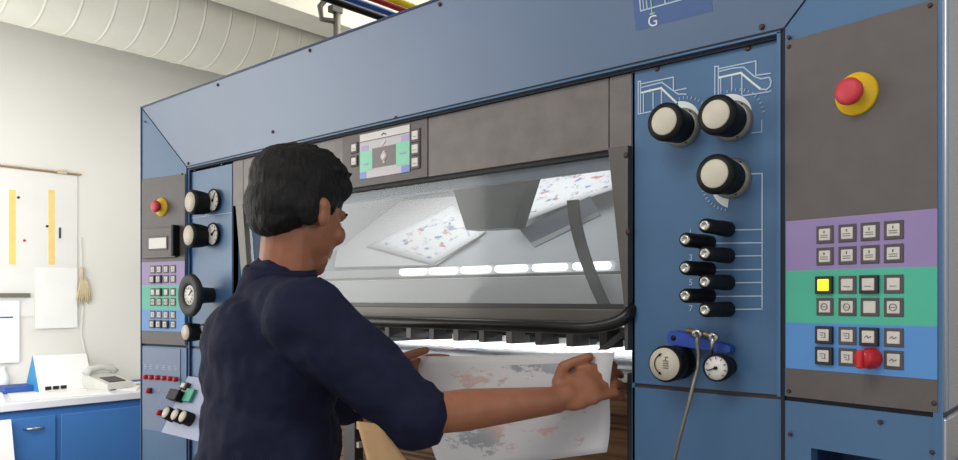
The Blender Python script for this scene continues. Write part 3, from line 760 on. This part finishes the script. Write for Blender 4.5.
# ------------------------------------------------------------ paper in the press
def sheet(name, corners, m, nx=8, ny=6, wav=0.0, th=None, M=None):
    """corners: TL TR BR BL"""
    b = MB(); c = [Vector(p) for p in corners]; g = []
    nn = (c[1]-c[0]).cross(c[3]-c[0]).normalized()
    for j in range(ny+1):
        row = []
        for i in range(nx+1):
            u, v = i/nx, j/ny; p = c[0]*(1-u)*(1-v)+c[1]*u*(1-v)+c[2]*u*v+c[3]*(1-u)*v
            p = p+nn*wav*(math.sin(u*5.2+v*2)+.6*math.sin(v*6+u*3))*.5
            row.append(b.bm.verts.new(p))
        g.append(row)
    for j in range(ny):
        for i in range(nx):
            b.face([g[j][i], g[j][i+1], g[j+1][i+1], g[j+1][i]], m, True, [(i/nx, 1-j/ny), ((i+1)/nx, 1-j/ny), ((i+1)/nx, 1-(j+1)/ny), (i/nx, 1-(j+1)/ny)])
    o = b.build(name); s = o.modifiers.new('thick', 'SOLIDIFY'); s.thickness = .0008; return o
o = sheet('printed_sheet', [sl(452, 204, .012), sl(480, 236, .012), sl(432, 264, .012), sl(366, 246, .012)], print1, wav=.002)  # sheet geometry in place of a soft reflection on the guard
tag(o, 'printed sheet with wide white margin, added for a guard reflection, left on the sloping board', 'sheet')
o = sheet('printed_sheet', [sl(528, 178, .05), sl(618, 156, .05), sl(620, 186, .05), sl(514, 224, .05)], print1, wav=.006)  # second sheet, likewise modelled in place of a guard reflection
tag(o, 'printed sheet with coloured patches, added for a guard reflection at upper right above the tray', 'sheet')
# pile
ZP = hY(480, 358, .07).z
b = MB(); XP0 = PXL+.3; XP1 = PXR-.02
b.box(XP0, XP1, .08, .88, ZP-.03, ZP-.002, edgewh)
o = b.build('paper_stack'); tag(o, 'stack of fresh white printed paper under the guard handle', 'paper stack')
o = sheet('printed_sheet', [(XP0, .9, ZP), (XP1, .9, ZP), (XP1+.01, .07, ZP), (XP0-.01, .07, ZP)], print2, nx=16, ny=12, wav=.004)
tag(o, 'topmost printed sheet lying flat on the white paper stack', 'sheet')
b = MB(); b.box(XP0+.01, XP1+.0, .09, .88, .80, ZP-.031, edgebr); o = b.build('board_stack'); tag(o, 'tall stack of brown boards under the white paper at the right of the bay', 'board stack')
b = MB()
b.box(XP0-.03, XP1, .08, .88, .64, .68, kraft)
for k in range(4): b.box(XP0+k*(XP1-XP0-.1)/3, XP0+k*(XP1-XP0-.1)/3+.1, .08, .88, .54, .64, kraft)
for y_ in (.08, .4, .78): b.box(XP0-.03, XP1, y_, y_+.1, .50, .54, kraft)
b.box(XP0-.03, XP1, .08, .88, .68, .80, edgewh)
b.box(-1.5, -1.1, .4, .6, .06, .50, dkmetal)
o = b.build('loaded_pallet'); tag(o, 'wooden pallet on a lift carrying the stacks inside the press bay', 'pallet')
# kraft sheet leaning
c = [hY(356, 421, -.02), hY(380, 424, -.02), hY(425, 485, -.05), hY(374, 490, -.05)]
o = sheet('kraft_sheet', c, kraft, wav=.004); tag(o, 'tan cardboard flap leaning at the left of the bay beside the dark post', 'cardboard')
# held sheet
c = [hY(400, 356, -.05), hY(617, 353, -.015), hY(604, 452, -.035), hY(440, 475, -.09)]
o = sheet('held_sheet', c, print3, nx=20, ny=14, wav=.022); tag(o, 'large printed sheet with faint red and grey marks held out in both hands', 'sheet')

# ------------------------------------------------------------ left wall and counter
def wbox(b, q0, q1, th, m, off=0.0):
    """box on the left wall between two photograph corners"""
    a = hX(*q0, XW+off); c = hX(*q1, XW+off); b.box(XW+off, XW+off+th, min(a.y, c.y), max(a.y, c.y), min(a.z, c.z), max(a.z, c.z), m)
a = hX(0, 165.8, XW); y_r = hX(76.5, 175, XW).y
b = MB(); b.box(XW+.001, XW+.012, -.9, y_r, 1.30, a.z-.01, paperg); o = b.build('pin_board'); tag(o, 'large off-white board on the left wall under a thin wooden rail', 'board')
b = MB(); b.box(XW+.001, XW+.022, -.9, y_r+.02, a.z-.004, a.z+.003, wood); b.box(XW+.01, XW+.03, y_r-.11, y_r-.06, a.z-.008, a.z+.009, beige, .003)
o = b.build('wooden_rail'); tag(o, 'thin brown wooden rail along the top of the off-white board', 'rail')
for x_, lab in ((12.3, 'left strip of yellow tape on the off-white wall board'), (51.5, 'right strip of yellow tape on the off-white wall board, above the hanging paper')):
    b = MB(); p = hX(x_, 190, XW+.012); p2 = hX(x_, 264.5, XW+.012); b.box(XW+.012, XW+.0135, p.y-.016, p.y+.016, p2.z, p.z, tape); o = b.build('tape_strip'); tag(o, lab, 'tape', 'yellow tape strips')
for x_, y_, m, lab in ((18.3, 197.5, keydk, 'black pin near the left yellow tape'), (24.3, 240.5, redm, 'red pin low between the two yellow tapes'), (47, 226.3, keydk, 'black pin just left of the right yellow tape'), ):
    p = hX(x_, y_, XW+.012); b = MB(); b.lathe([(.007, 0), (.007, .004), (.004, .008), (0, .01)], m, p, (1, 0, 0), seg=12); o = b.build('push_pin'); tag(o, lab, 'pin', 'pins on the wall board')
p = hX(59.5, 233, XW+.012); b = MB(); b.box(XW+.012, XW+.02, p.y-.003, p.y+.004, p.z-.03, p.z+.03, keydk); o = b.build('small_hook'); tag(o, 'small dark hook right of the right yellow tape on the wall board', 'hook')
b = MB(); wbox(b, (35, 267), (77, 327.5), .006, paperw, .016); o = b.build('hanging_paper'); tag(o, 'blank white paper hanging below the right yellow tape', 'paper')
b = MB(); wbox(b, (-30, 301), (18.5, 362), .014, paperw, .016); p = hX(0, 317.5, XW+.03)
b.box(XW+.0301, XW+.031, -.3, hX(13, 318, XW+.03).y, p.z-.004, p.z+.004, markbl); o = b.build('wall_calendar'); tag(o, 'white paper pad with a blue line at the left edge, under the metal clip rail', 'calendar')
b = MB(); wbox(b, (-40, 293), (29, 297.5), .02, pipem, .014); o = b.build('clip_rail'); tag(o, 'short grey metal clip rail above the white pad at the left edge', 'rail')
p = hX(80.5, 290, XW)
b = MB()
for k in range(7): b.tube([(XW+.03, p.y-.01+k*.004, p.z+.07), (XW+.035, p.y-.02+k*.009, p.z), (XW+.03, p.y-.03+k*.012, p.z-.06-.01*(k % 3))], .006, beige, 6)
b.tube([(XW+.03, p.y, p.z+.06), (XW+.03, p.y-.005, p.z+.13)], .008, beige, 8); o = b.build('hand_brush'); tag(o, 'beige bristle brush hanging on the wall right of the hanging paper', 'brush')
b = MB(); b.tube([(XW+.012, p.y+.0, p.z+.3), (XW+.012, p.y+.01, p.z-.1), (XW+.012, p.y+.0, p.z-.25), (XW+.012, p.y+.04, p.z-.42)], .003, paperg, 6); o = b.build('electric_cable'); tag(o, 'thin pale cable running down the wall by the brush', 'cable')

ZC = .905; XC = -4.02
cab = empty('blue_cabinet', (-4.3, .6, 0)); tag(cab, 'low blue storage cabinet along the left wall', 'cabinet')
b = MB(); b.box(XW+.01, XC+.0, -1.6, 2.4, .08, ZC-.035, cabbl, .002); b.box(XW+.03, XC-.04, -1.6, 2.4, 0, .08, blkdull); b.build('carcass', I4, cab)
for ya, yb in ((-1.58, -.62), (-.61, .14), (.165, 1.1), (1.12, 2.3)):
    b = MB(); b.box(XC+.001, XC+.018, ya, yb, .11, ZC-.075, cabbl, .003); d_ = b.build('door', I4, cab)
    if yb < .3: b = MB(); b.tube([(XC+.02, yb-.14, .78), (XC+.045, yb-.13, .78), (XC+.045, yb-.07, .78), (XC+.02, yb-.06, .78)], .005, chrome, 8); b.build('handle', I4, d_)
b = MB(); b.box(XW+.01, XC+.03, -1.6, 2.4, ZC-.035, ZC, topw, .003); o = b.build('countertop'); tag(o, 'white countertop on the blue cabinet, strewn with papers', 'countertop')
# things on the counter
def flat(name, px, m, lab, cat, z0=0.0, th=.003, group=None):
    P = [hZ(x, y, ZC+z0) for x, y in px]; b = MB(); b.poly3([p+Vector((0, 0, .0006)) for p in P], m, th=(0, 0, th)); o = b.build(name); tag(o, lab, cat, group); return o
flat('paper_sheet', [(4, 389), (104, 389), (112, 394), (12, 400.5)], paperw, 'wide white sheet spread flat on the countertop below the tent sign', 'paper')
flat('folded_plan', [(-30, 392), (1, 390), (5, 402), (-30, 404)], paperw, 'pale folded paper at the left end of the countertop', 'paper', th=.006)
flat('paper_sheet', [(116, 390), (133, 384), (140, 387), (136, 391)], paperw, 'small white sheet on the countertop right beside the press', 'paper', th=.004)
flat('paper_sheet', [(90, 385), (112, 386), (110, 391), (86, 391)], paperg, 'greyish slip under the telephone on the countertop', 'paper', .004, .002)
p0 = hZ(33.5, 391, ZC+.004); p1 = hZ(84, 391, ZC+.004); topz = CAM.z
b = MB()
ht = .19; yA_, yB_ = p0.y, p0.y+.27; xf = p0.x+.08; xb = xf-.20; xm = xf-.09
b.poly3([(xf, yA_, ZC+.004), (xf, yB_, ZC+.004), (xm, yB_, ZC+ht), (xm, yA_, ZC+ht)], paperw, th=(-.004, 0, 0))
b.poly3([(xb, yA_, ZC+.004), (xb, yB_, ZC+.004), (xm, yB_, ZC+ht), (xm, yA_, ZC+ht)], paperw, th=(.004, 0, 0))
b.poly3([(xf, yA_-.002, ZC+.004), (xb, yA_-.002, ZC+.004), (xm, yA_-.002, ZC+ht)], mat('cyan_blue_card', (60, 150, 210), .5), th=(0, .003, 0))
for k in range(3): b.box(xf-.004, xf+.003, yA_+.03+k*.038, yA_+.058+k*.038, ZC+.012, ZC+.03, keydk)
o = b.build('tent_sign'); tag(o, 'white tent shaped desk sign with a bright blue end on the countertop', 'desk sign')
p = hZ(108, 388.5, ZC)
ph = empty('telephone', (p.x, p.y, ZC)); tag(ph, 'greyish white desk telephone on the countertop beside the tent sign', 'telephone')
b = MB(); b.prism([(-.10, 0), (.10, 0), (.10, .03), (-.08, .075), (-.10, .07)], -.08, .08, phonew); M_ = T(p.x, p.y, ZC+.006, math.radians(15)); b.build('base', M_, ph)
b = MB(); b.tube([(-.06, -.09, .075), (-.06, -.07, .10), (-.06, 0, .108), (-.06, .07, .10), (-.06, .09, .075)], [.022, .02, .016, .02, .022], phonew, 12); b.build('handset', M_, ph)
b = MB(); b.box(-.02, .07, -.05, .05, .035, .052, keyfr, .002); b.build('keypad', M_ @ Matrix.Rotation(.2, 4, 'Y') @ Matrix.Translation((0, 0, .004)), ph)
p = hZ(134, 384, ZC); b = MB(); b.box(p.x-.05, p.x+.04, p.y-.06, p.y+.1, ZC+.001, ZC+.02, markbl, .002); b.box(p.x-.047, p.x+.042, p.y-.057, p.y+.097, ZC+.004, ZC+.017, paperw); tag(b.build('notebook'), 'dark blue covered notebook on the countertop next to the press', 'notebook')
p = hZ(14, 392.5, ZC); b = MB(); b.box(p.x-.09, p.x+.05, p.y-.06, p.y+.10, ZC+.001, ZC+.035, markbl, .002); tag(b.build('blue_box_file'), 'flat blue box file left of the tent sign on the countertop', 'box file')
p = hZ(3, 391, ZC); b = MB(); b.lathe([(0, 0), (.028, 0), (.030, .06), (.02, .09), (.011, .11), (.011, .13), (0, .13)], paperw, (p.x, p.y, ZC+.001), (0, 0, 1), seg=20); tag(b.build('white_bottle'), 'small white bottle at the left end of the countertop', 'bottle')
# white board leaning against the cabinet at the lower left
q1 = hX(15.5, 421, XC+.12); b = MB(); xq = XC+.06
b.poly3([(xq+.0, -1.0, q1.z), (xq+.0, q1.y, q1.z), (xq+.16, q1.y+.02, .01), (xq+.16, -1.0, .01)], paperw, th=(-.012, 0, 0))
o = b.build('leaning_panel'); tag(o, 'white panel leaning against the blue cabinet at the lower left corner', 'panel')

# ------------------------------------------------------------ the person
FD = Vector((.447, .894, 0)).normalized(); RD = Vector((FD.y, -FD.x, 0)); BASE = Vector((-1.288, -.437, 0))
def PP(r, f, z): return BASE+RD*r+FD*f+Vector((0, 0, z))
ROT = Matrix((RD, FD, Vector((0, 0, 1)))).transposed()      # local x=right y=forward z=up
per = empty('person', BASE); tag(per, 'dark haired person in a navy shirt reaching into the press with a sheet', 'person')
def remesh(o, vox, it=4, disp=None):
    r = o.modifiers.new('union', 'REMESH'); r.mode = 'VOXEL'; r.voxel_size = vox; r.use_smooth_shade = True
    s = o.modifiers.new('soft', 'SMOOTH'); s.factor = .5; s.iterations = it
    if disp:
        t = bpy.data.textures.new('folds', 'CLOUDS'); t.noise_scale = disp[1]; t.noise_depth = 2
        d = o.modifiers.new('folds', 'DISPLACE'); d.texture = t; d.strength = disp[0]; d.mid_level = .5; d.texture_coords = 'GLOBAL'
SHR = PP(.155, .05, 1.362); ELR = Vector((-.985, -.325, 1.19)); WRR = Vector((-.842, -.100, 1.207))
SHL = PP(-.155, .05, 1.366); WRL = Vector((-1.30, -.11, 1.20)); ELL = PP(-.25, .20, 1.16)
HIPR, HIPL = PP(.09, -.03, .90), PP(-.09, -.03, .90)
KNR, KNL = PP(.11, .03, .50), PP(-.10, .06, .50)
ANR, ANL = PP(.12, -.04, .09), PP(-.11, .02, .09)
b = MB()
# head
HC = PP(.0, .062, 1.569); HR = Matrix.Rotation(math.radians(-14), 3, RD)   # head bowed forward
TURN = Matrix.Rotation(math.radians(33), 3, 'Z')
HROT = TURN @ HR @ ROT
def H(x, y, z): return HC + HROT @ Vector((x, y, z))
b.ball(H(0, -.008, .030), (.074, .094, .082), skin, HROT, 24, 16)
b.ball(H(0, .025, -.02), (.064, .070, .085), skin, HROT, 24, 16)
b.ball(H(0, .048, -.078), (.040, .038, .034), skin, HROT)           # jaw and chin
b.ball(H(0, .070, -.094), (.020, .018, .017), skin, HROT)
b.ball(H(0, .084, .020), (.045, .016, .016), skin, HROT)            # brow
b.limb(H(0, .092, .008), H(0, .108, -.026), .007, .0105, skin)         # nose
for s_ in (-1, 1):
    b.ball(H(s_*.009, .101, -.029), (.008, .009, .007), skin, HROT)
    b.ball(H(s_*.042, .066, -.028), (.022, .022, .022), skin, HROT)  # cheek
    b.ball(H(s_*.077, -.004, -.010), (.008, .016, .026), skin, HROT)  # ear
    b.ball(H(s_*.078, -.008, .006), (.009, .016, .015), skin, HROT)
b.ball(H(0, .088, -.056), (.022, .010, .006), skin, HROT); b.ball(H(0, .086, -.067), (.019, .010, .007), skin, HROT)   # lips
# neck, torso, legs
b.limb(PP(0, .03, 1.38), H(0, -.015, -.045), .055, .051, skin)
b.ball(PP(0, .02, 1.25), (.13, .09, .13), skin, ROT); b.ball(PP(0, .0, 1.08), (.13, .095, .16), skin, ROT); b.ball(PP(0, -.03, .93), (.15, .105, .11), skin, ROT)
b.limb(SHR, PP(0, .03, 1.34), .045, .07, skin); b.limb(SHL, PP(0, .03, 1.34), .045, .07, skin)
for s_, e_, w_ in ((SHR, ELR, WRR), (SHL, ELL, WRL)):
    b.limb(s_, e_, .045, .037, skin); m_ = e_.lerp(w_, .35); b.limb(e_, m_, .037, .039, skin); b.limb(m_, w_, .039, .026, skin)
for h_, k_, a_ in ((HIPR, KNR, ANR), (HIPL, KNL, ANL)):
    b.limb(h_, k_, .075, .05, skin); m_ = k_.lerp(a_, .3); b.limb(k_, m_, .05, .053, skin); b.limb(m_, a_, .053, .036, skin); b.limb(a_, a_+FD*.13-Vector((0, 0, .05)), .034, .026, skin)
def hand(w, d, back, spread, curl, thumbdir, L=1.0, wrap=.0):
    """w wrist, d pointing direction, back = direction the back of the hand faces; spread = index side"""
    d = d.normalized(); back = (back-d*back.dot(d)).normalized(); sd = d.cross(back).normalized()
    if sd.dot(spread) < 0: sd = -sd
    R3 = Matrix((sd, d, back)).transposed()
    b.ball(w+d*.045*L, (.038*L, .050*L, .016*L), skin, R3); b.ball(w+d*.066*L, (.040*L, .028*L, .015*L), skin, R3)
    b.limb(w, w+d*.03, .025, .022, skin)
    for k, (off, ln) in enumerate(((.030, .078), (.011, .087), (-.009, .081), (-.028, .064))):
        p = w+d*.083*L+sd*off*L-back*.002; dd = d.copy()+sd*(off*2.2); r = .0095*L-(k == 3)*.001
        for j, (fr_, cu_) in enumerate(((.45, curl[0]), (.31, curl[1]), (.24, curl[2]))):
            dd = (Matrix.Rotation(cu_+.05*k, 3, sd.cross(Vector((0, 0, 0))) if False else sd) @ dd).normalized() if False else (dd*math.cos(cu_+.05*k)-back*math.sin(cu_+.05*k)).normalized()
            q = p+dd*ln*fr_*L; b.limb(p, q, r, r*.92, skin, 12); p = q; r *= .92
            back2 = back
    t0 = w+d*.022*L+sd*.030*L-back*.004; t1 = t0+(d*.55+sd*.75-back*.15).normalized()*.036*L
    t2 = t1+thumbdir.normalized()*.030*L; t3 = t2+(thumbdir.normalized()-back*.1).normalized()*.025*L
    b.limb(t0, t1, .016*L, .012*L, skin); b.limb(t1, t2, .012*L, .0105*L, skin); b.limb(t2, t3, .0105*L, .009*L, skin)
hand(WRR, Vector((.62, .60, .36)), Vector((.25, -.85, .30)), Vector((0, 0, 1)), (.25, .75, .7), Vector((.75, .25, .35)))
hand(WRL, Vector((.15, .9, .30)), Vector((-.9, .1, .25)), Vector((0, 0, 1)), (.3, .7, .6), Vector((.35, .7, .25)))
body = b.build('body', I4, per); remesh(body, .0042, 3)
# eyes
for s_ in (-1, 1):
    b = MB(); b.ball(H(s_*.030, .076, -.004), .0112, mat('eye_white', (225, 220, 214), .3)); b.ball(H(s_*.031, .0835, -.005), .0055, mat('eye_dark', (34, 24, 20), .2)); b.build('eye', I4, per)
for s_ in (-1, 1):
    b = MB(); b.tube([H(s_*.014, .099, .020), H(s_*.030, .096, .026), H(s_*.047, .083, .021)], [.003, .004, .002], hairm, 8); b.build('eyebrow', I4, per)
# hair
b = MB()
b.ball(H(0, -.014, .050), (.083, .103, .080), hairm, HROT, 28, 18)
b.ball(H(0, .030, .084), (.062, .055, .038), hairm, HROT, 20, 12)
b.ball(H(0, .010, .098), (.068, .082, .036), hairm, HROT, 20, 12)
b.ball(H(0, -.052, .004), (.075, .060, .070), hairm, HROT, 20, 12)
b.ball(H(0, -.062, -.038), (.056, .036, .032), hairm, HROT, 20, 12)
for s_ in (-1, 1):
    b.ball(H(s_*.070, .018, .022), (.011, .012, .030), hairm, HROT); b.ball(H(s_*.062, .040, .062), (.015, .030, .028), hairm, HROT)
    b.ball(H(s_*.070, -.035, -.004), (.013, .028, .04), hairm, HROT)
random.seed(3)
for k in range(60):                                       # short tufts break up the outline
    th_, ph_ = random.uniform(0, 2*PI), random.uniform(.1, 1.25)
    u_ = Vector((math.sin(ph_)*math.cos(th_)*.080, math.sin(ph_)*math.sin(th_)*.098, math.cos(ph_)*.090+.042))
    a0 = H(*u_); a1 = H(u_.x*1.06+.004, u_.y*1.08+.012, u_.z*1.04+.004); b.limb(a0, a1, .009, .004, hairm, 8)
hair = b.build('hair', I4, per); remesh(hair, .0045, 3, (.006, .02))
# shirt
b = MB()
b.ball(PP(0, .015, 1.25), (.175, .128, .155), shirtm, ROT, 24, 16); b.ball(PP(0, .006, 1.12), (.166, .132, .19), shirtm, ROT, 24, 16)
b.ball(PP(0, -.035, .97), (.176, .146, .17), shirtm, ROT, 24, 16)
b.ball(PP(0, -.01, 1.26), (.135, .108, .13), shirtm, ROT, 24, 16)
b.limb(SHR, PP(0, .015, 1.378), .072, .074, shirtm); b.limb(SHL, PP(0, .015, 1.378), .072, .074, shirtm); b.ball(PP(0, -.03, 1.30), (.14, .09, .11), shirtm, ROT, 24, 16)
b.limb(PP(0, .01, 1.37), PP(0, .025, 1.430), .078, .066, shirtm)
for s_, e_, w_ in ((SHR, ELR, WRR), (SHL, ELL, WRL)):
    b.limb(s_, e_, .078, .058, shirtm); q = e_+(w_-e_)*.10
    dd = (w_-e_).normalized(); b.lathe([(0, 0), (.056, 0), (.053, .028), (.047, .03), (0, .03)], shirtm, q-dd*.02, dd, 20)
b.lathe([(.16, 0), (.172, .0), (.175, .12), (.16, .12), (.16, 0)], shirtm, PP(0, -.03, .80), (0, 0, 1), 32)
shirt = b.build('shirt', I4, per); remesh(shirt, .007, 5, (.022, .07))
b = MB(); c0 = PP(0, .026, 1.440); cd = (H(0, -.02, -.05)-PP(0, .03, 1.38)).normalized()
b.lathe([(.058, -.02), (.073, -.022), (.071, .012), (.066, .020), (.061, .016), (.058, -.02)], shirtm, c0, cd, 32); b.build('collar', I4, per)
# trousers, belt, shoes
b = MB(); b.ball(PP(0, -.03, .90), (.172, .122, .14), trous, ROT, 24, 16)
for h_, k_, a_ in ((HIPR, KNR, ANR), (HIPL, KNL, ANL)): b.limb(h_, k_, .092, .070, trous); b.limb(k_, a_+Vector((0, 0, .02)), .070, .060, trous)
tr_ = b.build('trousers', I4, per); remesh(tr_, .009, 4, (.012, .1))
for a_ in (ANR, ANL):
    b = MB(); b.ball(a_+FD*.07+Vector((0, 0, -.045)), (.048, .135, .040), shoem, ROT); b.ball(a_-Vector((0, 0, .02)), (.045, .055, .05), shoem, ROT)
    sb = a_+FD*.07; sb.z = .008; b.ball(sb, (.050, .14, .008), shoem, ROT); s = b.build('shoe', I4, per)

# ------------------------------------------------------------ light
def area(name, loc_, size, power, col, rot=(0, 0, 0), sy=None):
    l = bpy.data.lights.new(name, 'AREA'); l.energy = power; l.size = size; l.color = col
    if sy: l.shape = 'RECTANGLE'; l.size_y = sy
    o = bpy.data.objects.new(name, l); o.location = loc_; o.rotation_euler = rot; COL.objects.link(o); return o
area('left_fill_panel', (-4.5, -2.5, 1.75), 2.6, 78, (1, .985, .96), (0, math.radians(-90), 0), 2.6)  # unseen panel added to brighten the press's left end and its reflections
area('wall_wash_fill', (-3.2, -1.0, 1.55), .9, 34, (1, .99, .97), (0, math.radians(90), 0), 2.0)  # unseen fill at mid height, added to wash the left wall
area('ceiling_light_front', (-.8, -2.6, 3.6), 1.6, 45, (1, .98, .95), (math.radians(20), 0, 0), 1.2)
area('ceiling_light_back', (-2.6, 2.4, 3.7), 1.0, 50, (1, .97, .9), (0, 0, 0), 2.4)
area('steel_side_fill', (1.6, .6, 2.6), 1.2, 40, (1, .98, .95), (0, math.radians(70), 0), 1.2)  # unseen fill added to brighten the steel side panel
area('pile_fill', (-1.4, .5, 1.375), 1.1, 3.0, (.97, .99, 1), (math.radians(-10), 0, 0), .08)  # fill added under the shelf to brighten the paper pile
area('bay_fill', (-1.5, .42, 1.98), 1.1, 3.8, (.97, .99, 1), (0, 0, 0), .45)  # fill added to brighten the inside of the press
w = bpy.data.worlds.new('world'); bpy.context.scene.world = w; w.use_nodes = True
w.node_tree.nodes['Background'].inputs[0].default_value = (.95, .96, 1, 1); w.node_tree.nodes['Background'].inputs[1].default_value = .75

# ------------------------------------------------------------ camera
cd = bpy.data.cameras.new('camera'); cd.sensor_width = 36; cd.lens = 36*F/958; cd.shift_y = (HOR-230)/958; cd.clip_start = .05
co = bpy.data.objects.new('camera', cd); co.location = CAM; co.rotation_euler = (PI/2, 0, math.atan2(RT.y, RT.x)); COL.objects.link(co)
sc = bpy.context.scene; sc.camera = co
sc.view_settings.view_transform = 'Standard'; sc.view_settings.look = 'None'; sc.view_settings.exposure = 0
